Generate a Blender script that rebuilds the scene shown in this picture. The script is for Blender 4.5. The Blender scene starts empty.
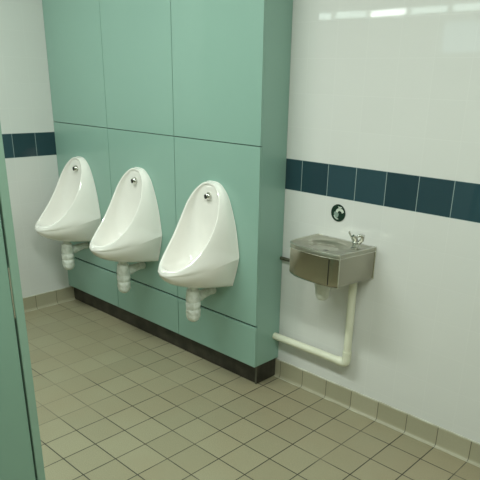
import bpy, bmesh, math, random
from mathutils import Vector, Matrix, noise
random.seed(4)
S = bpy.context.scene
COL = S.collection

# ------------------------------------------------------------ camera
YAW, PITCH, ROLL = -0.739, -0.371, 0.028
CAM = Vector((1.645, -2.160, 1.461))
fw = Vector((math.sin(YAW)*math.cos(PITCH), math.cos(YAW)*math.cos(PITCH), math.sin(PITCH)))
rt = Vector((math.cos(YAW), -math.sin(YAW), 0)); up = rt.cross(fw)
r2 = rt*math.cos(ROLL)+up*math.sin(ROLL); u2 = -rt*math.sin(ROLL)+up*math.cos(ROLL)
cd = bpy.data.cameras.new('camera'); cam = bpy.data.objects.new('camera', cd); COL.objects.link(cam)
M = Matrix((r2, u2, -fw)).transposed().to_4x4(); M.translation = CAM
cam.matrix_world = M
cd.sensor_width = 36; cd.lens = 588.965/480*36
cd.shift_x = -18.607/480; cd.shift_y = 71.513/480
cd.clip_start = .02
S.camera = cam

# ------------------------------------------------------------ world, lights, exposure
W = bpy.data.worlds.new('world'); S.world = W; W.use_nodes = True
W.node_tree.nodes['Background'].inputs[0].default_value = (.75, .88, .9, 1)
W.node_tree.nodes['Background'].inputs[1].default_value = 1.0
S.view_settings.view_transform = 'Standard'; S.view_settings.look = 'None'
S.view_settings.gamma = 1; S.view_settings.exposure = 0.0
S.view_settings.use_curve_mapping = False

LX, LY = -.75, -1.5
RX, RY = 1.35, -1.6
def area(name, loc, rot, sx, sy, power, color):
    l = bpy.data.lights.new(name, 'AREA'); l.shape = 'RECTANGLE'; l.size = sx; l.size_y = sy
    l.energy = power; l.color = color
    o = bpy.data.objects.new(name, l); COL.objects.link(o); o.location = loc; o.rotation_euler = rot
    return o
DAY = (.80, 1.0, .93)
FLUO = (.90, 1.0, .93)
area('ceiling_light_glow', (LX, LY, 2.515), (0, 0, 0), 1.4, .22, 35, FLUO)
area('ceiling_light_glow', (RX, RY, 2.515), (0, 0, 0), 1.4, .22, 34, FLUO)  # added lamp with an unseen batten, brightens the right side

# dimensions
XL, XR, YF, H = -1.954, 2.6, -3.6, 2.6
D = .184; EX = -.173
Z_LOW, Z_MID, Z_TOE = .330, 1.196, .109
B0, B1 = .992, 1.132

# ------------------------------------------------------------ materials
def mat(name, color, rough=.5, metal=0, coat=0, spec=.5):
    m = bpy.data.materials.new(name); m.use_nodes = True
    b = m.node_tree.nodes['Principled BSDF']
    b.inputs['Base Color'].default_value = (*color, 1); b.inputs['Roughness'].default_value = rough
    b.inputs['Metallic'].default_value = metal; b.inputs['Coat Weight'].default_value = coat
    b.inputs['Specular IOR Level'].default_value = spec
    return m
def N(m, t, **k):
    n = m.node_tree.nodes.new(t)
    for a, v in k.items():
        if a.startswith('i_'): n.inputs[int(a[2:])].default_value = v
        else: setattr(n, a, v)
    return n
def L(m, a, b): m.node_tree.links.new(a, b)
def math_(m, op, a, b=None):
    n = N(m, 'ShaderNodeMath', operation=op)
    for i, v in enumerate((a, b)):
        if v is None: continue
        if hasattr(v, 'links'): L(m, v, n.inputs[i])
        else: n.inputs[i].default_value = v
    return n.outputs[0]
def bsdf(m): return m.node_tree.nodes['Principled BSDF']
def mix(m, fac, a, b):
    n = N(m, 'ShaderNodeMix', data_type='RGBA')
    for i, v in ((0, fac), (6, a), (7, b)):
        if hasattr(v, 'links'): L(m, v, n.inputs[i])
        else: n.inputs[i].default_value = v if i == 0 else (*v, 1)
    return n.outputs[2]
def mottle(m, c1, c2, scale, detail=3, rough_var=None):
    tc = N(m, 'ShaderNodeTexCoord'); nz = N(m, 'ShaderNodeTexNoise'); nz.inputs['Scale'].default_value = scale
    nz.inputs['Detail'].default_value = detail
    L(m, tc.outputs['Object'], nz.inputs['Vector'])
    rmp = N(m, 'ShaderNodeMapRange'); rmp.inputs[1].default_value = .35; rmp.inputs[2].default_value = .65
    L(m, nz.outputs['Fac'], rmp.inputs[0])
    L(m, mix(m, rmp.outputs[0], c1, c2), bsdf(m).inputs['Base Color'])
    return nz
def bump(m, h, strength, dist):
    b = N(m, 'ShaderNodeBump'); b.inputs['Strength'].default_value = strength; b.inputs['Distance'].default_value = dist
    L(m, h, b.inputs['Height']); L(m, b.outputs[0], bsdf(m).inputs['Normal'])

def wall_tiles(name, axis, off):
    m = mat(name, (.7, .7, .7), .035)
    tc = N(m, 'ShaderNodeTexCoord'); sp = N(m, 'ShaderNodeSeparateXYZ'); L(m, tc.outputs['Object'], sp.inputs[0])
    a = math_(m, 'SUBTRACT', sp.outputs[axis], off)
    z = math_(m, 'SUBTRACT', sp.outputs[2], B0)
    cb = N(m, 'ShaderNodeCombineXYZ'); L(m, a, cb.inputs[0]); L(m, z, cb.inputs[1])
    br = N(m, 'ShaderNodeTexBrick', offset=0, squash=1)
    br.inputs['Color1'].default_value = (0, 0, 0, 1); br.inputs['Color2'].default_value = (1, 1, 1, 1)
    br.inputs['Scale'].default_value = 1; br.inputs['Mortar Size'].default_value = .0017
    br.inputs['Mortar Smooth'].default_value = .25; br.inputs['Bias'].default_value = 0
    br.inputs['Brick Width'].default_value = .148; br.inputs['Row Height'].default_value = .1425
    L(m, cb.outputs[0], br.inputs['Vector'])
    inband = math_(m, 'MULTIPLY', math_(m, 'GREATER_THAN', sp.outputs[2], B0), math_(m, 'LESS_THAN', sp.outputs[2], B0+.1425))
    white = mix(m, br.outputs['Color'], (.685, .685, .665), (.695, .695, .675))
    blue = mix(m, br.outputs['Color'], (.016, .045, .058), (.026, .065, .082))
    tile = mix(m, inband, white, blue)
    grout = mix(m, inband, (.712, .712, .692), (.28, .36, .36))
    L(m, mix(m, br.outputs['Fac'], tile, grout), bsdf(m).inputs['Base Color'])
    nz = N(m, 'ShaderNodeTexNoise'); nz.inputs['Scale'].default_value = 6; nz.inputs['Detail'].default_value = 0
    L(m, tc.outputs['Object'], nz.inputs['Vector'])
    h = math_(m, 'SUBTRACT', math_(m, 'MULTIPLY', nz.outputs['Fac'], .5), math_(m, 'MULTIPLY', br.outputs['Fac'], .22))
    bump(m, h, .3, .0016)
    return m
M_WBACK = wall_tiles('glazed_wall_tiles', 0, -.078-.148*40)
M_WLEFT = wall_tiles('glazed_side_tiles', 1, -.315-.141*0-.148*60)
M_PLAIN = mat('painted_plaster', (.62, .63, .56), .6); mottle(M_PLAIN, (.60, .61, .54), (.64, .65, .58), 2)
M_CEIL = mat('ceiling_paint', (.75, .76, .70), .8); mottle(M_CEIL, (.73, .74, .68), (.77, .78, .72), 3)

def floor_mat():
    m = mat('quarry_floor_tiles', (.3, .3, .2), .42)
    tc = N(m, 'ShaderNodeTexCoord'); mp = N(m, 'ShaderNodeMapping'); mp.inputs['Location'].default_value = (15, 15+.14, 0)
    L(m, tc.outputs['Object'], mp.inputs[0])
    br = N(m, 'ShaderNodeTexBrick', offset=0, squash=1)
    br.inputs['Color1'].default_value = (0, 0, 0, 1); br.inputs['Color2'].default_value = (1, 1, 1, 1)
    br.inputs['Scale'].default_value = 1; br.inputs['Mortar Size'].default_value = .0026
    br.inputs['Mortar Smooth'].default_value = .3; br.inputs['Bias'].default_value = 0
    br.inputs['Brick Width'].default_value = .15; br.inputs['Row Height'].default_value = .15
    L(m, mp.outputs[0], br.inputs['Vector'])
    big = N(m, 'ShaderNodeTexNoise'); big.inputs['Scale'].default_value = 1.7; big.inputs['Detail'].default_value = 3
    fine = N(m, 'ShaderNodeTexNoise'); fine.inputs['Scale'].default_value = 260; fine.inputs['Detail'].default_value = 2
    L(m, tc.outputs['Object'], big.inputs['Vector']); L(m, tc.outputs['Object'], fine.inputs['Vector'])
    base = mix(m, br.outputs['Color'], (.315, .29, .19), (.365, .338, .225))
    r = N(m, 'ShaderNodeMapRange'); r.inputs[1].default_value = .4; r.inputs[2].default_value = .68
    L(m, big.outputs['Fac'], r.inputs[0])
    base = mix(m, math_(m, 'MULTIPLY', r.outputs[0], .55), base, (.33, .265, .165))
    rf = N(m, 'ShaderNodeMapRange'); rf.inputs[1].default_value = .3; rf.inputs[2].default_value = .7
    L(m, fine.outputs['Fac'], rf.inputs[0])
    base = mix(m, math_(m, 'MULTIPLY', rf.outputs[0], .5), base, (.19, .175, .11))
    g2 = N(m, 'ShaderNodeTexNoise'); g2.inputs['Scale'].default_value = 2.3; g2.inputs['Detail'].default_value = 3
    L(m, mp.outputs[0], g2.inputs['Vector'])
    rg = N(m, 'ShaderNodeMapRange'); rg.inputs[1].default_value = .47; rg.inputs[2].default_value = .66
    sx = N(m, 'ShaderNodeSeparateXYZ'); L(m, tc.outputs['Object'], sx.inputs[0])
    # grout is darker on the side by the fountain, paler towards the left
    far = N(m, 'ShaderNodeMapRange'); far.inputs[1].default_value = .1; far.inputs[2].default_value = -1.3; far.inputs[3].default_value = -.07; far.inputs[4].default_value = .15
    L(m, sx.outputs[0], far.inputs[0])
    L(m, math_(m, 'ADD', g2.outputs['Fac'], far.outputs[0]), rg.inputs[0])
    grout = mix(m, rg.outputs[0], (.030, .026, .016), (.21, .188, .125))
    L(m, mix(m, br.outputs['Fac'], base, grout), bsdf(m).inputs['Base Color'])
    h = math_(m, 'SUBTRACT', math_(m, 'MULTIPLY', fine.outputs['Fac'], .25), br.outputs['Fac'])
    bump(m, h, .5, .0012)
    return m
M_FLOOR = floor_mat()

def skirt_mat(name, axis, off):
    m = mat(name, (.3, .28, .2), .35)
    tc = N(m, 'ShaderNodeTexCoord'); sp = N(m, 'ShaderNodeSeparateXYZ'); L(m, tc.outputs['Object'], sp.inputs[0])
    a = math_(m, 'DIVIDE', math_(m, 'SUBTRACT', sp.outputs[axis], off-15), .15)
    f = math_(m, 'ABSOLUTE', math_(m, 'SUBTRACT', math_(m, 'FRACT', a), .5))
    j = math_(m, 'GREATER_THAN', f, .489)
    wn = N(m, 'ShaderNodeTexWhiteNoise', noise_dimensions='1D'); L(m, math_(m, 'FLOOR', a), wn.inputs['W'])
    c = mix(m, wn.outputs['Value'], (.37, .345, .24), (.43, .40, .29))
    fine = N(m, 'ShaderNodeTexNoise'); fine.inputs['Scale'].default_value = 240; L(m, tc.outputs['Object'], fine.inputs['Vector'])
    c = mix(m, math_(m, 'MULTIPLY', fine.outputs['Fac'], .3), c, (.2, .19, .13))
    L(m, mix(m, j, c, (.11, .10, .065)), bsdf(m).inputs['Base Color'])
    bump(m, math_(m, 'SUBTRACT', 1, j), .5, .001)
    return m
M_SKB = skirt_mat('cove_tile_back', 0, 0); M_SKL = skirt_mat('cove_tile_left', 1, -.437)
M_SEAL = mat('pale_sealant', (.52, .52, .42), .5); mottle(M_SEAL, (.56, .56, .46), (.40, .38, .28), 14)

M_PANEL = mat('mint_laminate', (.19, .40, .30), .42, coat=.35)
nz = mottle(M_PANEL, (.255, .42, .355), (.27, .44, .37), 1.2); bump(M_PANEL, nz.outputs['Fac'], .04, .01)
M_DOOR = mat('partition_laminate', (.15, .31, .235), .35); mottle(M_DOOR, (.21, .345, .27), (.22, .36, .285), 2)
M_POST = mat('partition_post_paint', (.24, .40, .31), .28); mottle(M_POST, (.24, .37, .29), (.25, .385, .305), 4)
M_BLACK = mat('black_plinth', (.018, .017, .013), .3)
nz = mottle(M_BLACK, (.013, .012, .009), (.045, .041, .030), 14, 6)
M_GAP = mat('dark_joint', (.02, .035, .028), .8)
M_CER = mat('white_vitreous_china', (.72, .75, .68), .10, coat=.5); mottle(M_CER, (.88, .855, .81), (.90, .87, .825), 6)
M_CHROME = mat('chrome', (.62, .62, .58), .16, 1); nzc = mottle(M_CHROME, (.6, .6, .56), (.66, .66, .62), 40)
M_HOLE = mat('dark_hole', (.01, .01, .008), .6)
M_TAPE = mat('white_plastic_wrap', (.66, .69, .63), .45)
nz = mottle(M_TAPE, (.82, .84, .79), (.62, .65, .57), 45, 5); bump(M_TAPE, nz.outputs['Fac'], .8, .006)
M_PVC = mat('cream_plastic_pipe', (.62, .64, .50), .3); mottle(M_PVC, (.76, .76, .62), (.70, .70, .56), 9)
M_CAP = mat('translucent_white_plastic', (.62, .64, .56), .3); mottle(M_CAP, (.64, .66, .58), (.56, .58, .50), 30)
def steel(name, col, rough):
    m = mat(name, col, rough, 1)
    tc = N(m, 'ShaderNodeTexCoord'); mp = N(m, 'ShaderNodeMapping'); mp.inputs['Scale'].default_value = (6, 6, 500)
    L(m, tc.outputs['Object'], mp.inputs[0]); nz = N(m, 'ShaderNodeTexNoise'); nz.inputs['Scale'].default_value = 1
    L(m, mp.outputs[0], nz.inputs['Vector']); bump(m, nz.outputs['Fac'], .12, .001)
    r = N(m, 'ShaderNodeMapRange'); r.inputs[3].default_value = rough-.06; r.inputs[4].default_value = rough+.08
    L(m, nz.outputs['Fac'], r.inputs[0]); L(m, r.outputs[0], bsdf(m).inputs['Roughness'])
    return m
M_STEEL = steel('brushed_stainless', (.40, .385, .32), .16)
M_STEELT = steel('worn_steel_top', (.42, .41, .34), .34)
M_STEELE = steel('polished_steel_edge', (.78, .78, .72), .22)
M_COPPER = mat('tarnished_fitting', (.16, .15, .11), .4, .8); mottle(M_COPPER, (.12, .11, .08), (.22, .2, .15), 60)
M_SIGN = mat('sign_dark', (.008, .028, .018), .25); M_SIGNW = mat('sign_white', (.62, .68, .6), .4); M_SIGNG = mat('sign_grey', (.25, .33, .28), .4)
for mm, a, b in ((M_SIGN, (.008, .028, .018), (.010, .033, .021)), (M_SIGNW, (.62, .68, .6), (.58, .64, .56)), (M_SIGNG, (.25, .33, .28), (.22, .30, .25))): mottle(mm, a, b, 60)
def emis(name, col, st):
    m = mat(name, col, .4); b = bsdf(m); b.inputs['Emission Color'].default_value = (*col, 1); b.inputs['Emission Strength'].default_value = st
    return m
M_PANE = emis('bright_frosted_pane', (.80, .98, .92), 5)
M_PANE3 = emis('clear_bright_pane', (.92, 1, .97), 14)
M_PANE2 = emis('blue_frosted_pane', (.62, .88, .95), 1.3)
M_TUBE = emis('lit_diffuser', (.95, 1, .86), 5)
M_FRAME = mat('window_frame_paint', (.55, .57, .52), .4); mottle(M_FRAME, (.54, .56, .51), (.57, .59, .54), 8)

# ------------------------------------------------------------ mesh helpers
def new(): return bmesh.new()
def box(bm, x0, x1, y0, y1, z0, z1):
    vs = [bm.verts.new((x, y, z)) for x in (x0, x1) for y in (y0, y1) for z in (z0, z1)]
    for f in ((0, 1, 3, 2), (4, 6, 7, 5), (0, 4, 5, 1), (2, 3, 7, 6), (0, 2, 6, 4), (1, 5, 7, 3)): bm.faces.new([vs[i] for i in f])
    return bm
def bevel(bm, w, seg=2):
    bmesh.ops.bevel(bm, geom=bm.edges[:], offset=w, segments=seg, affect='EDGES', profile=.5)
    return bm
def rings(bm, rs, cap=True, closed=True):
    R = [[bm.verts.new(p) for p in r] for r in rs]
    n = len(R[0])
    for a, b in zip(R[:-1], R[1:]):
        for i in range(n if closed else n-1):
            j = (i+1) % n; bm.faces.new((a[i], a[j], b[j], b[i]))
    if cap: bm.faces.new(R[0][::-1]); bm.faces.new(R[-1])
    return bm
def circ(c, ax, r, n=24):
    ax = Vector(ax).normalized(); t = Vector((0, 0, 1)) if abs(ax.z) < .9 else Vector((1, 0, 0))
    a = ax.cross(t).normalized(); b = ax.cross(a)
    return [Vector(c)+a*r*math.cos(2*math.pi*i/n)+b*r*math.sin(2*math.pi*i/n) for i in range(n)]
def lathe(bm, base, axis, prof, n=24):
    base = Vector(base); axis = Vector(axis).normalized()
    return rings(bm, [circ(base+axis*h, axis, max(r, .0003), n) for h, r in prof])
def tube(bm, pts, r, n=20):
    pts = [Vector(p) for p in pts]; rs = []; prev = None
    for i, p in enumerate(pts):
        t = ((pts[min(i+1, len(pts)-1)]-p).normalized()+(p-pts[max(i-1, 0)]).normalized()).normalized()
        if prev is None:
            q = Vector((0, 0, 1)) if abs(t.z) < .9 else Vector((1, 0, 0)); a = t.cross(q).normalized()
        else: a = (prev-t*prev.dot(t)).normalized()
        prev = a; b = t.cross(a); rr = r[i] if isinstance(r, (list, tuple)) else r
        rs.append([p+a*rr*math.cos(2*math.pi*k/n)+b*rr*math.sin(2*math.pi*k/n) for k in range(n)])
    return rings(bm, rs)
def obj(name, bm, m, parent=None, smooth=False, ang=35):
    bmesh.ops.recalc_face_normals(bm, faces=bm.faces[:])
    me = bpy.data.meshes.new(name); bm.to_mesh(me); bm.free()
    me.materials.append(m)
    if smooth:
        me.polygons.foreach_set('use_smooth', [True]*len(me.polygons))
        if ang: me.set_sharp_from_angle(angle=math.radians(ang))
    o = bpy.data.objects.new(name, me); COL.objects.link(o)
    if parent: o.parent = parent
    return o
def thing(name, label, cat, loc=(0, 0, 0), group=None):
    o = bpy.data.objects.new(name, None); COL.objects.link(o); o.location = loc; o.empty_display_size = .1
    o['label'] = label; o['category'] = cat
    if group: o['group'] = group
    return o
def tag(o, label, cat):
    o['label'] = label; o['category'] = cat; return o
def struct(name, bm, m, label, smooth=False):
    o = obj(name, bm, m, smooth=smooth); o['kind'] = 'structure'; o['label'] = label; o['category'] = name.split('_')[0]; return o

# ------------------------------------------------------------ room shell
XB, YR = -3.3, -1.45
struct('floor', box(new(), XB-.12, XR+.12, YF-.12, .12, -.1, 0), M_FLOOR, 'olive beige square tiled washroom floor with dark grout')
struct('ceiling', box(new(), XB-.12, XR+.12, YF-.12, .12, H, H+.1), M_CEIL, 'pale flat painted ceiling above the washroom')
struct('wall_back', box(new(), XL-.12, XR+.12, 0, .12, 0, H), M_WBACK, 'white tiled wall with dark blue tile band behind drinking fountain')
struct('wall_left', box(new(), XL-.12, XL, YR, 0, 0, H), M_WLEFT, 'white tiled side wall with blue tile band left of the urinals')
struct('wall_right', box(new(), XR, XR+.12, YF, 0, 0, H), M_PLAIN, 'plain pale wall to the right of the camera')
struct('wall_left_return', box(new(), XB-.12, XL-.12, YR, YR+.12, 0, H), M_PLAIN, 'plain pale return wall hidden behind the green partition')
struct('wall_left_far', box(new(), XB-.12, XB, YF, YR, 0, H), M_PLAIN, 'plain pale far side wall of the toilet area')
# opposite wall with a long high window strip and one lower window
W1 = (-3.11, 1.49, 2.105, 2.205); W2 = (-1.35, -.45, 1.76, 2.06)
bm = new(); yo = (YF-.12, YF)
box(bm, XB-.12, XR+.12, *yo, W1[3], H)
box(bm, XB-.12, W1[0], *yo, W1[2], W1[3]); box(bm, W1[1], XR+.12, *yo, W1[2], W1[3])
box(bm, XB-.12, XR+.12, *yo, W2[3], W1[2])
box(bm, XB-.12, W2[0], *yo, W2[2], W2[3]); box(bm, W2[1], XR+.12, *yo, W2[2], W2[3])
box(bm, XB-.12, XR+.12, *yo, 0, W2[2])
struct('wall_front', bm, M_PLAIN, 'plain pale wall opposite the urinals under the high window')
def window(name, w, n, m, label, lit=None):
    bm = new(); fr = .018
    box(bm, w[0], w[1], YF-.08, YF+.012, w[2], w[2]+fr); box(bm, w[0], w[1], YF-.08, YF+.012, w[3]-fr, w[3])
    for i in range(n+1):
        x = w[0]+(w[1]-w[0]-.03)*i/n; box(bm, x, x+.03, YF-.08, YF+.012, w[2]+fr, w[3]-fr)
    o = struct(name, bm, M_FRAME, label)
    for i in range(n):
        a = w[0]+.015+(w[1]-w[0]-.03)*i/n; b = w[0]+.015+(w[1]-w[0]-.03)*(i+1)/n
        obj('window_pane', box(new(), a+.002, b-.002, YF-.05, YF-.04, w[2]+.01, w[3]-.01), M_PANE3 if i == lit else m, o)
window('window_1', W1, 10, M_PANE, 'long narrow high window strip opposite the urinals', 2)
window('window_2', W2, 2, M_PANE2, 'pale blue frosted window under the high window strip')

# skirting : coved profile (distance from wall, height)
prof = [(0, .0935), (.005, .0935), (.0065, .092), (.007, .018), (.0085, .009), (.0125, .0035), (.018, .0012), (.018, -.004), (0, -.004)]
def skirt(name, m, back, label):
    rs = []
    ends = ((EX-.04, XR) if back else (YF, -D+.04))
    for e in ends: rs.append([Vector((e, -d, z)) if back else Vector((XL+d, e, z)) for d, z in prof])
    o = struct(name, rings(new(), rs), m, label, smooth=True)
    bm = new()
    for (d0, d1, z0, z1) in ((0, .006, .093, .0965), (.0165, .0205, -.002, .0014)):
        if back: box(bm, EX-.02, XR, -d1, -d0, z0, z1)
        else: box(bm, XL+d0, XL+d1, YF, -D+.03, z0, z1)
    obj('sealant_line', bm, M_SEAL, o)
skirt('baseboard_back', M_SKB, True, 'coved beige tile skirting under the drinking fountain wall')
skirt('baseboard_left', M_SKL, False, 'coved beige tile skirting along the left side wall')

# ------------------------------------------------------------ panelled service duct
duct = thing('duct_panelling', 'mint green laminate panelled duct on black plinth, carrying three urinals', 'panelling', ((XL+EX)/2, -D/2, 0))
def dpart(name, bm, m, **k):
    o = obj(name, bm, m, duct, **k); o.matrix_parent_inverse = Matrix.Translation(duct.location).inverted(); return o
PT = .013
dpart('frame', box(new(), XL+.002, EX-PT-.001, -D+PT+.001, -.002, Z_TOE+.004, H-.002), M_GAP)
cols = [XL+.002, -1.357, -.768, EX]
G = .0018
for i in range(3):
    a = cols[i]+(G if i else 0); b = cols[i+1]-(G if i < 2 else 0)
    for (z0, z1, nm) in ((Z_MID+G, H-.003, 'upper_panel'), (Z_LOW+.006, Z_MID-G, 'middle_panel'), (Z_TOE, Z_LOW-.004, 'access_panel')):
        bm = box(new(), a, b, -D, -D+PT, z0, z1); bevel(bm, .0012, 1)
        dpart(nm, bm, M_PANEL)
bm = box(new(), EX-PT, EX-.0005, -D+PT+.0012, -.001, Z_TOE, H-.003); bevel(bm, .001, 1); dpart('end_panel', bm, M_PANEL)
dpart('plinth', bevel(box(new(), XL+.002, EX-.019, -D+.032, -.03, 0, Z_TOE-.002), .002, 1), M_BLACK)
dpart('plinth_end_cap', bevel(box(new(), EX-.018, EX-.010, -D+.034, -.010, .001, Z_TOE-.002), .001, 1), M_BLACK)
bm = new(); box(bm, EX-.020, EX-.010, -D+.027, -D+.0318, .001, Z_TOE-.004)
dpart('plinth_corner_strip', bm, mat('worn_corner_trim', (.12, .12, .10), .35, .6))

for ux in (-.474, -1.070, -1.668):
    dpart('hanger_bracket', box(new(), ux-.028, ux+.028, -D-.011, -D-.0002, .972, .988), M_CHROME)
# ------------------------------------------------------------ urinals
def interp(tab, t):
    r_ = interp_(tab, t)
    if len(r_) > 1: r_[0] = max(0, r_[0]); r_[1] = max(0, r_[1])
    return r_
def interp_(tab, t):
    # tab list of (t, vals...) ; catmull-ish smooth via cubic hermite
    if t <= tab[0][0]: return list(tab[0][1:])
    for i in range(len(tab)-1):
        t0, t1 = tab[i][0], tab[i+1][0]
        if t <= t1:
            u = (t-t0)/(t1-t0); out = []
            for k in range(1, len(tab[0])):
                p1, p2 = tab[i][k], tab[i+1][k]
                m1 = (p2-tab[i-1][k])/(t1-tab[i-1][0])*(t1-t0) if i > 0 else (p2-p1)
                m2 = (tab[i+2][k]-p1)/(tab[i+2][0]-t0)*(t1-t0) if i+2 < len(tab) else (p2-p1)
                out.append((2*u**3-3*u*u+1)*p1+(u**3-2*u*u+u)*m1+(-2*u**3+3*u*u)*p2+(u**3-u*u)*m2)
            return out
    return list(tab[-1][1:])
# local: x lateral, y forward (0 = panel face), z height above the urinal's foot (world .505)
ZB = .505
RIM = [(0, 0, .024, .502), (.05, .033, .025, .498), (.10, .058, .030, .485), (.17, .087, .041, .458), (.25, .107, .055, .425), (.32, .119, .070, .392),
       (.40, .127, .085, .355), (.48, .131, .108, .310), (.56, .131, .135, .265), (.64, .127, .170, .218), (.72, .119, .208, .178),
       (.80, .103, .250, .143), (.87, .078, .288, .119), (.93, .050, .313, .109), (.97, .024, .325, .105), (1, 0, .328, .104)]
OUT = [(0, 0, 0, .503), (.05, .036, 0, .500), (.10, .066, 0, .485), (.17, .098, 0, .452), (.25, .121, 0, .408), (.34, .142, 0, .352),
       (.43, .160, 0, .290), (.52, .172, 0, .225), (.60, .182, 0, .160), (.66, .178, .050, .147), (.73, .162, .120, .130), (.80, .136, .190, .113),
       (.87, .100, .255, .101), (.93, .058, .308, .095), (.97, .029, .324, .092), (1, 0, .331, .091)]
SPINE = [(0, 0, .030, .481), (.15, 0, .030, .44), (.3, 0, .032, .36), (.45, 0, .036, .27), (.6, 0, .046, .17), (.7, 0, .07, .105),
         (.78, 0, .115, .072), (.86, 0, .18, .058), (.93, 0, .245, .066), (.97, 0, .285, .080), (1, 0, .303, .097)]
def urinal_bowl():
    bm = new(); NS = 60
    half = []
    NR = Vector((0, .787, .617))
    rows = []
    for i in range(NS+1):
        s = i/NS
        rim = Vector(interp(RIM, s)); out = Vector(interp(OUT, s)); sp = Vector(interp(SPINE, s))
        e = .004
        T = (Vector(interp(RIM, min(1, s+e)))-Vector(interp(RIM, max(0, s-e)))).normalized()
        inw = NR.cross(T).normalized()
        if i == 0: inw = Vector((0, .35, -1)).normalized()
        elif i == NS: inw = Vector((0, -1, .25)).normalized()
        elif inw.x > 0 and s > .1 and s < .95: inw = -inw
        if s <= .1 and inw.z > 0: inw = -inw
        if s >= .95 and inw.y > 0: inw = -inw
        row = []
        # outer side from the wall/crease up to the rim
        for k in range(7):
            u = k/7; q = out.lerp(rim, u)
            bulge = math.sin(math.pi*u)*.006*(1-s*.3)
            q += Vector((1, 0, 0))*bulge*min(1, rim.x/.05)+Vector((0, .3, .1))*bulge
            row.append(q)
        w = .0145+.011*max(0, (s-.7)/.3)**1.5
        row.append(rim)
        row.append(rim+NR*.0045+inw*w*.22); row.append(rim+NR*.0055+inw*w*.5); row.append(rim+NR*.002+inw*w*.85)
        ri = rim-NR*.006+inw*w
        if ri.x < 0: ri.x = 0
        NI = 12
        for k in range(NI+1):
            a = (1-k/NI)*math.pi/2
            x = ri.x*math.sin(a)**.72; w2 = 1-math.cos(a)**.75 if k < NI else 0
            if k == 0: w2 = 1
            row.append(Vector((x, sp.y+(ri.y-sp.y)*w2, sp.z+(ri.z-sp.z)*w2)))
        for q in row:
            if q.x < 0: q.x = 0
        if i in (0, NS):
            for q in row: q.x = 0
        rows.append(row)
    def grid(rws):
        V = [[bm.verts.new(q) for q in r] for r in rws]
        for a, b in zip(V[:-1], V[1:]):
            for j in range(len(a)-1):
                try: bm.faces.new((a[j], a[j+1], b[j+1], b[j]))
                except ValueError: pass
        return V
    grid(rows)
    # belly below the crease
    ZBOT = [(0, 0.0), (.10, -.001), (.16, .002), (.21, .012), (.26, .031), (.30, .054), (.331, .091)]
    brow = []; NB = 24
    s0 = .60
    for i in range(NB+1):
        s = s0+(1-s0)*i/NB
        # sample on the same s values as the outer rows so the seam welds
        c = Vector(interp(OUT, round(s*NS)/NS))
        zb = interp([(a, b) for a, b in ZBOT], c.y)[0]
        f = min(1, c.y/.22)
        row = []
        for k in range(15):
            a = k/14*math.pi/2
            g = max(0, math.sin(math.pi*min(1, c.y/.324))); ex = .80+.35*g; ez = .95+.1*g
            x = c.x*max(0, math.cos(a))**ex; z = c.z-(c.z-zb)*math.sin(a)**ez
            # at the wall the side slopes inward towards a flat bottom
            if f < 1 and c.x:
                uu = k/14
                if uu < .62: xs, zs = c.x-(c.x-.138)*(uu/.62), c.z-(c.z-zb)*(uu/.62)
                else: xs, zs = .138*(1-(uu-.62)/.38), zb
                x = x*f+xs*(1-f); z = z*f+zs*(1-f)
            row.append(Vector((max(0, x), c.y, z)))
        row[-1].x = 0
        brow.append(row)
    grid(brow)
    bmesh.ops.remove_doubles(bm, verts=bm.verts[:], dist=.0003)
    g = bmesh.ops.duplicate(bm, geom=bm.verts[:]+bm.edges[:]+bm.faces[:])
    nf = [x for x in g['geom'] if isinstance(x, bmesh.types.BMFace)]
    for v in [x for x in g['geom'] if isinstance(x, bmesh.types.BMVert)]: v.co.x *= -1
    bmesh.ops.reverse_faces(bm, faces=nf)
    bmesh.ops.remove_doubles(bm, verts=bm.verts[:], dist=.0004)
    bmesh.ops.dissolve_degenerate(bm, dist=.0002, edges=bm.edges[:])
    cr = [Vector(interp(OUT, i/NS)) for i in range(int(.6*NS), NS-3)]
    def oncr(v): return min((Vector((abs(v.co.x), v.co.y, v.co.z))-c).length for c in cr) < .0008
    for e in bm.edges:
        e.smooth = not (e.is_boundary or (len(e.link_faces) == 2 and e.calc_face_angle(0) > math.radians(38)) or (oncr(e.verts[0]) and oncr(e.verts[1])))
    for v in bm.verts: v.co.y = -v.co.y      # forward is -Y in the room
    return bm
ULAB = ['white wall urinal nearest the tiled left wall, furthest from the fountain',
        'white wall urinal in the middle of the row of three',
        'white wall urinal nearest the steel drinking fountain, largest of the three']
UG = 'wall urinals on the mint green panelling'
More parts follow.
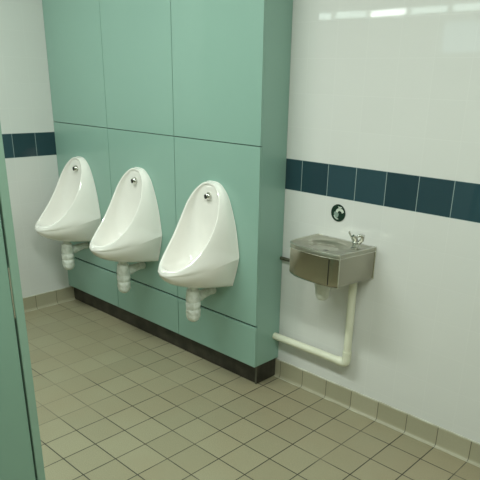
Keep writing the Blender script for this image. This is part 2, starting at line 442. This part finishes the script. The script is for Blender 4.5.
def make_urinal():
    t = thing('urinal', ULAB[2], 'urinal', (0, 0, 0), UG)
    o = obj('bowl', urinal_bowl(), M_CER, t, smooth=True, ang=0)
    pts = [Vector(interp(OUT, i/60)) for i in range(37)]+[Vector((.169, 0, .100)), Vector((.154, 0, .050)), Vector((.139, 0, .004))]
    pts = [(-p.x, -.0030, p.z) for p in pts[::-1]]+[(p.x, -.0030, p.z) for p in pts[1:]]
    obj('back_flange', tube(new(), pts, .0024, 8), M_CER, t, smooth=True)
    # flush outlet high in the back of the bowl
    bm = lathe(new(), (0, -.026, .435), (0, -1, .15), [(0, .019), (.010, .019), (.016, .0165), (.022, .012), (.026, .004)], 24)
    sp = obj('flush_outlet', bm, M_CHROME, t, smooth=True, ang=50); sp['label'] = 'small chrome flush outlet in upper bowl'
    bm = lathe(new(), (-.004, -.049, .434), (-.35, -1, -.1), [(0, .0115), (.004, .0105), (.0045, .001)], 16)
    obj('nozzle_hole', bm, M_HOLE, sp)
    # waste grate in the sump
    bm = lathe(new(), (0, -.20, .0585), (0, 0, 1), [(0, .030), (.004, .030), (.0065, .025), (.007, .004)], 24)
    gr = obj('waste_grate', bm, M_CHROME, t, smooth=True, ang=50)
    bm = new()
    for k in range(6):
        a = k*math.pi/3; lathe(bm, (.016*math.cos(a), -.20+.016*math.sin(a), .0645), (0, 0, 1), [(0, .004), (.0016, .004)], 10)
    obj('grate_hole', bm, M_HOLE, gr)
    # taped bottle trap
    prof = [(0, .021), (.016, .021), (.020, .029), (.040, .0315), (.046, .0325), (.066, .0325), (.069, .0310), (.075, .0310), (.078, .0335), (.100, .0335),
            (.103, .0315), (.109, .0315), (.112, .0335), (.130, .0330), (.148, .031), (.160, .025), (.167, .014), (.169, .002)]
    bm = lathe(new(), (.004, -.145, .004), (0, 0, -1), [(h*1.13, r*1.12) for h, r in prof], 28)
    bmesh.ops.subdivide_edges(bm, edges=[e for e in bm.edges if e.calc_length() > .004], cuts=1)
    for v in bm.verts:
        n = noise.noise(v.co*60)*.002+noise.noise(v.co*150)*.0025
        d = Vector((v.co.x-.004, v.co.y+.145, 0))
        if d.length > .002: v.co += d.normalized()*n
    tr = obj('trap', bm, M_TAPE, t, smooth=True, ang=60); tr['label'] = 'white tape-wrapped bottle trap under the bowl'
    bm = tube(new(), [(0, -.150, -.068), (0, -.120, -.066), (0, -.100, -.062), (0, -.080, -.059), (0, -.060, -.056), (0, -.030, -.053), (0, -.0005, -.053)],
              [.022, .0245, .027, .0245, .021, .0205, .0205], 20)
    bmesh.ops.subdivide_edges(bm, edges=[e for e in bm.edges if e.calc_length() > .006], cuts=2)
    for v in bm.verts:
        if -.14 < v.co.y < -.002: v.co += Vector((noise.noise(v.co*60), 0, noise.noise(v.co*60+Vector((5, 5, 5)))))*.002
    op = obj('waste_pipe', bm, M_TAPE, t, smooth=True, ang=60)
    return t
def copy_tree(o, parent=None):
    c = o.copy(); COL.objects.link(c); c.parent = parent
    for ch in list(o.children): copy_tree(ch, c)
    return c
u0 = make_urinal()
UX = [-.474, -1.070, -1.668]
for i, x in enumerate(UX):
    o = u0 if i == 0 else copy_tree(u0)
    o.location = (x, -D-.0008, ZB); o['label'] = ULAB[2-i]

# ------------------------------------------------------------ drinking fountain
FX, FZ0, FZ1 = .0, .675, .815
plan = [(.034, 0), (.030, -.165), (.036, -.196), (.052, -.219), (.09, -.236), (.15, -.2465), (.20, -.249), (.25, -.2475), (.295, -.240), (.3235, -.230), (.326, -.226), (.354, 0)]
fnt = thing('drinking_fountain', 'small brushed steel wall drinking fountain under the round tap sign', 'drinking fountain', (.19, -.0008, 0))
def fpart(name, bm, m, parent=None, **k):
    o = obj(name, bm, m, parent or fnt, **k)
    if parent is None: o.matrix_parent_inverse = Matrix.Translation(fnt.location).inverted()
    return o
cx, cy = .19, -.115
def offs(d, z):
    out = []
    n = len(plan)
    for i, (x, y) in enumerate(plan):
        if i == 0: out.append((x+d, y, z)); continue
        if i == n-1: out.append((x-d, y, z)); continue
        p0 = Vector(plan[i-1]); p1 = Vector(plan[i+1]); t = (p1-p0).normalized(); nn = Vector((-t.y, t.x))
        out.append((x+nn.x*d, y+nn.y*d, z))
    return [Vector(p) for p in out]
bm = new()
rings(bm, [offs(.012, FZ0-.006), offs(.003, FZ0+.004), offs(.002, FZ0+.008), offs(.002, FZ1-.020)])
body = fpart('body', bm, M_STEEL, smooth=True, ang=28)
# rolled rim and top sheet with an oval bowl pressed into it
bm = new()
loops = [offs(.004, FZ1-.0205), offs(.0002, FZ1-.019), offs(.0002, FZ1-.0015), offs(.0015, FZ1), offs(.007, FZ1+.0004), offs(.010, FZ1-.001), offs(.014, FZ1-.004)]
def dens(loop, n=96):
    # resample closed loop by angle about the bowl centre
    P = loop; out = []
    for k in range(n):
        a = 2*math.pi*k/n; d = Vector((math.cos(a), math.sin(a)))
        best = None
        for i in range(len(P)):
            A = P[i]; B = P[(i+1) % len(P)]
            e = Vector((B.x-A.x, B.y-A.y)); f = Vector((A.x-cx, A.y-cy))
            den = d.x*e.y-d.y*e.x
            if abs(den) < 1e-9: continue
            t = (f.x*e.y-f.y*e.x)/den; s = (f.x*d.y-f.y*d.x)/den
            if t > 0 and -1e-6 <= s <= 1+1e-6 and (best is None or t < best): best = t
        out.append(Vector((cx+d.x*best, cy+d.y*best, P[0].z)))
    return out
LL = [dens(l) for l in loops]
bx, by = .165, -.125
for (rx, ry, dz) in ((.108, .088, -.006), (.100, .080, -.008), (.088, .070, -.016), (.065, .052, -.021), (.03, .025, -.023), (.0005, .0005, -.024)):
    LL.append([Vector((bx+rx*math.cos(2*math.pi*k/96), by+ry*math.sin(2*math.pi*k/96), FZ1+dz)) for k in range(96)])
rings(bm, LL)
fpart('top', bm, M_STEELT, smooth=True, ang=50)
bm = lathe(new(), (.205, -.165, FZ1-.019), (0, 0, 1), [(0, .012), (.003, .012), (.004, .007), (.002, .001)], 20)
dr = fpart('drain', bm, M_HOLE)
# bright folded edges
for x, y, z in ((.3245, -.2285, FZ1-.001), (.0345, -.192, FZ1-.022), (.3525, -.004, FZ1-.003)):
    fpart('edge_bead', tube(new(), [(x, y, FZ0-.002), (x, y, z)], .0026, 10), M_STEELE, smooth=True)
fpart('rim_bead', tube(new(), offs(.0004, FZ1-.0195), .0013, 8), M_STEELE, smooth=True)
fpart('top_bead', tube(new(), offs(.0012, FZ1-.0006), .0016, 8), M_STEELE, smooth=True)
bm = new(); box(bm, .2795, .2815, -.2436, -.2405, FZ0+.004, FZ1-.024); fpart('panel_seam', bm, M_HOLE)
# bubbler with guard and lever
NX, NY = .292, -.072
bb = fpart('bubbler', lathe(new(), (NX, NY, FZ1-.010), (0, 0, 1), [(0, .022), (.008, .022), (.012, .015), (.024, .013), (.030, .017), (.036, .012), (.040, .004)], 20), M_CHROME, smooth=True)
def sub(name, pts, r, m=M_CHROME): return fpart(name, tube(new(), [(NX+a, NY+b, FZ1+c*1.12) for a, b, c in pts], [q*1.2 for q in r], 12), m, bb, smooth=True)
sub('guard', [(.010, .006, .014), (.024, .010, .030), (.031, .004, .046), (.026, -.010, .050), (.016, -.018, .046)], [.007, .0075, .0075, .006, .004])
sub('spout', [(0, 0, .020), (.003, -.008, .036), (-.004, -.020, .046)], [.009, .008, .006])
sub('lever', [(-.006, 0, .014), (-.020, -.004, .034), (-.034, -.006, .056)], [.004, .003, .0035])

# supply stub into the duct side, waste tail under the basin
fpart('supply_pipe', tube(new(), [(.045, -.013, .655), (.02, -.013, .655), (.0, -.013, .655), (-.02, -.013, .655), (-.10, -.013, .655), (-.1725, -.013, .655)], [.011, .011, .009, .008, .008, .009], 12), M_COPPER, smooth=True)
bm = lathe(new(), (.196, -.155, FZ0-.004), (0, 0, -1), [(0, .024), (.010, .024), (.012, .036), (.034, .037), (.038, .035), (.075, .031), (.090, .027), (.098, .020), (.101, .002)], 28)
fpart('waste_cup', bm, M_CAP, smooth=True)

# waste pipe : down the wall, elbow, along to the duct side
def arc(c, a0, a1, r, n=7): return [(c[0]+r*math.cos(a0+(a1-a0)*k/n), c[1], c[2]+r*math.sin(a0+(a1-a0)*k/n)) for k in range(n+1)]
PX, PY, PZ = .276, -.038, .243
bm = new()
pts = [(PX, PY, FZ0-.008), (PX, PY, .5), (PX, PY, PZ+.03)]+arc((PX-.02, PY, PZ+.02), 0, -math.pi/2, .02)[1:]+[(PX-.06, PY, PZ), (.0, PY, PZ), (EX+.001, PY, PZ)]
tube(bm, pts, .0182, 24)
tube(bm, [(PX, PY, PZ+.062), (PX, PY, PZ+.026)]+arc((PX-.02, PY, PZ+.02), 0, -math.pi/2, .02)[1:]+[(PX-.05, PY, PZ)], .0212, 24)
wp = tag(obj('waste_pipe', bm, M_PVC, smooth=True, ang=50), 'cream plastic waste pipe bending from under the fountain to the green duct', 'pipe')

# round sign
sg = thing('tap_sign', 'small round dark sign with white tap and cup above fountain', 'sign', (.141, -.0006, .928))
bm = lathe(new(), (0, 0, 0), (0, -1, 0), [(0, .0385), (.0018, .0385), (.0022, .038), (.0022, .001)], 48); obj('disc', bm, M_SIGN, sg)
def flat(pts, y=-.0023, t=.0006):
    bm = new(); rings(bm, [[Vector((x, y, z)) for x, z in pts], [Vector((x, y-t, z)) for x, z in pts]]); return bm
def curve_strip(c, w):
    up_, dn = [], []
    for i, p in enumerate(c):
        q0 = Vector(c[max(i-1, 0)]); q1 = Vector(c[min(i+1, len(c)-1)]); t = (q1-q0).normalized(); n = Vector((-t.y, t.x))*w
        up_.append((p[0]+n.x, p[1]+n.y)); dn.append((p[0]-n.x, p[1]-n.y))
    return up_+dn[::-1]
c = [(-.004, .002)]+[(.008+.012*math.cos(a), .006+.010*math.sin(a)) for a in [math.pi*(1-k/10*.62) for k in range(11)]]+[(.018, .013)]
bm = flat(curve_strip([(-.007, .002), (-.005, .010), (.002, .0155), (.010, .0165), (.021, .0125), (.027, .004)], .0062)); obj('tap_symbol', bm, M_SIGNW, sg)
bm = flat([(.006, .018), (.012, .0175), (.012, .0235), (.019, .0235), (.019, .0275), (-.001, .029), (-.001, .0250), (.006, .0245)]); obj('tap_handle_symbol', bm, M_SIGNW, sg)
bm = flat([(-.022, -.002), (-.019, .004), (-.012, .004), (-.004, -.001), (.003, -.001), (.004, -.008), (.001, -.018), (-.004, -.024), (-.012, -.024), (-.019, -.016)]); obj('hand_symbol', bm, M_SIGNG, sg)
bm = flat(curve_strip([(-.020, -.012), (-.014, -.022), (-.004, -.027), (.004, -.026)], .002), y=-.0030); obj('cup_symbol', bm, M_SIGNW, sg)

# ------------------------------------------------------------ toilet cubicle partition in the left foreground
PXF = .15
cub = thing('toilet_partition', 'green toilet cubicle front with narrow post in the left foreground', 'partition', (PXF-.02, -2.0, 0))
def cpart(name, bm, m, **k):
    o = obj(name, bm, m, cub, **k); o.matrix_parent_inverse = Matrix.Translation(cub.location).inverted(); return o
cpart('post', bevel(box(new(), PXF-.034, PXF, -1.5035, -1.4790, .0, 2.02), .002, 2), M_POST)
cpart('rebate_seal', box(new(), PXF-.030, PXF-.014, -1.5105, -1.5037, .15, 2.0), M_GAP)
cpart('pale_gap_strip', box(new(), PXF-.0135, PXF-.004, -1.5075, -1.5037, .84, .985), M_STEELE)  # short pale strip in the gap between post and door
dr = cpart('door', bevel(box(new(), PXF-.024, PXF-.004, -2.20, -1.508, .15, 2.0), .002, 2), M_DOOR)
cpart('end_stile', bevel(box(new(), PXF-.034, PXF, YF+.001, -2.205, .15, 2.02), .002, 2), M_POST)
cpart('foot', lathe(new(), (PXF-.017, -2.40, 0), (0, 0, 1), [(0, .03), (.006, .03), (.010, .012), (.152, .012)], 20), M_STEELE, smooth=True)

# ------------------------------------------------------------ ceiling light
def batten(x, y, label):
    cl = thing('ceiling_light', label, 'ceiling light', (x, y, H), 'fluorescent lights on the ceiling')
    obj('housing', bevel(box(new(), -.76, .76, -.08, .08, -.045, -.001), .006, 2), M_FRAME, cl)
    obj('diffuser', bevel(box(new(), -.74, .74, -.065, .065, -.075, -.0455), .01, 3), M_TUBE, cl)
batten(LX, LY, 'long fluorescent batten light on the ceiling before the urinals')
batten(RX, RY, 'added unseen batten light above the camera, brightening the right side')
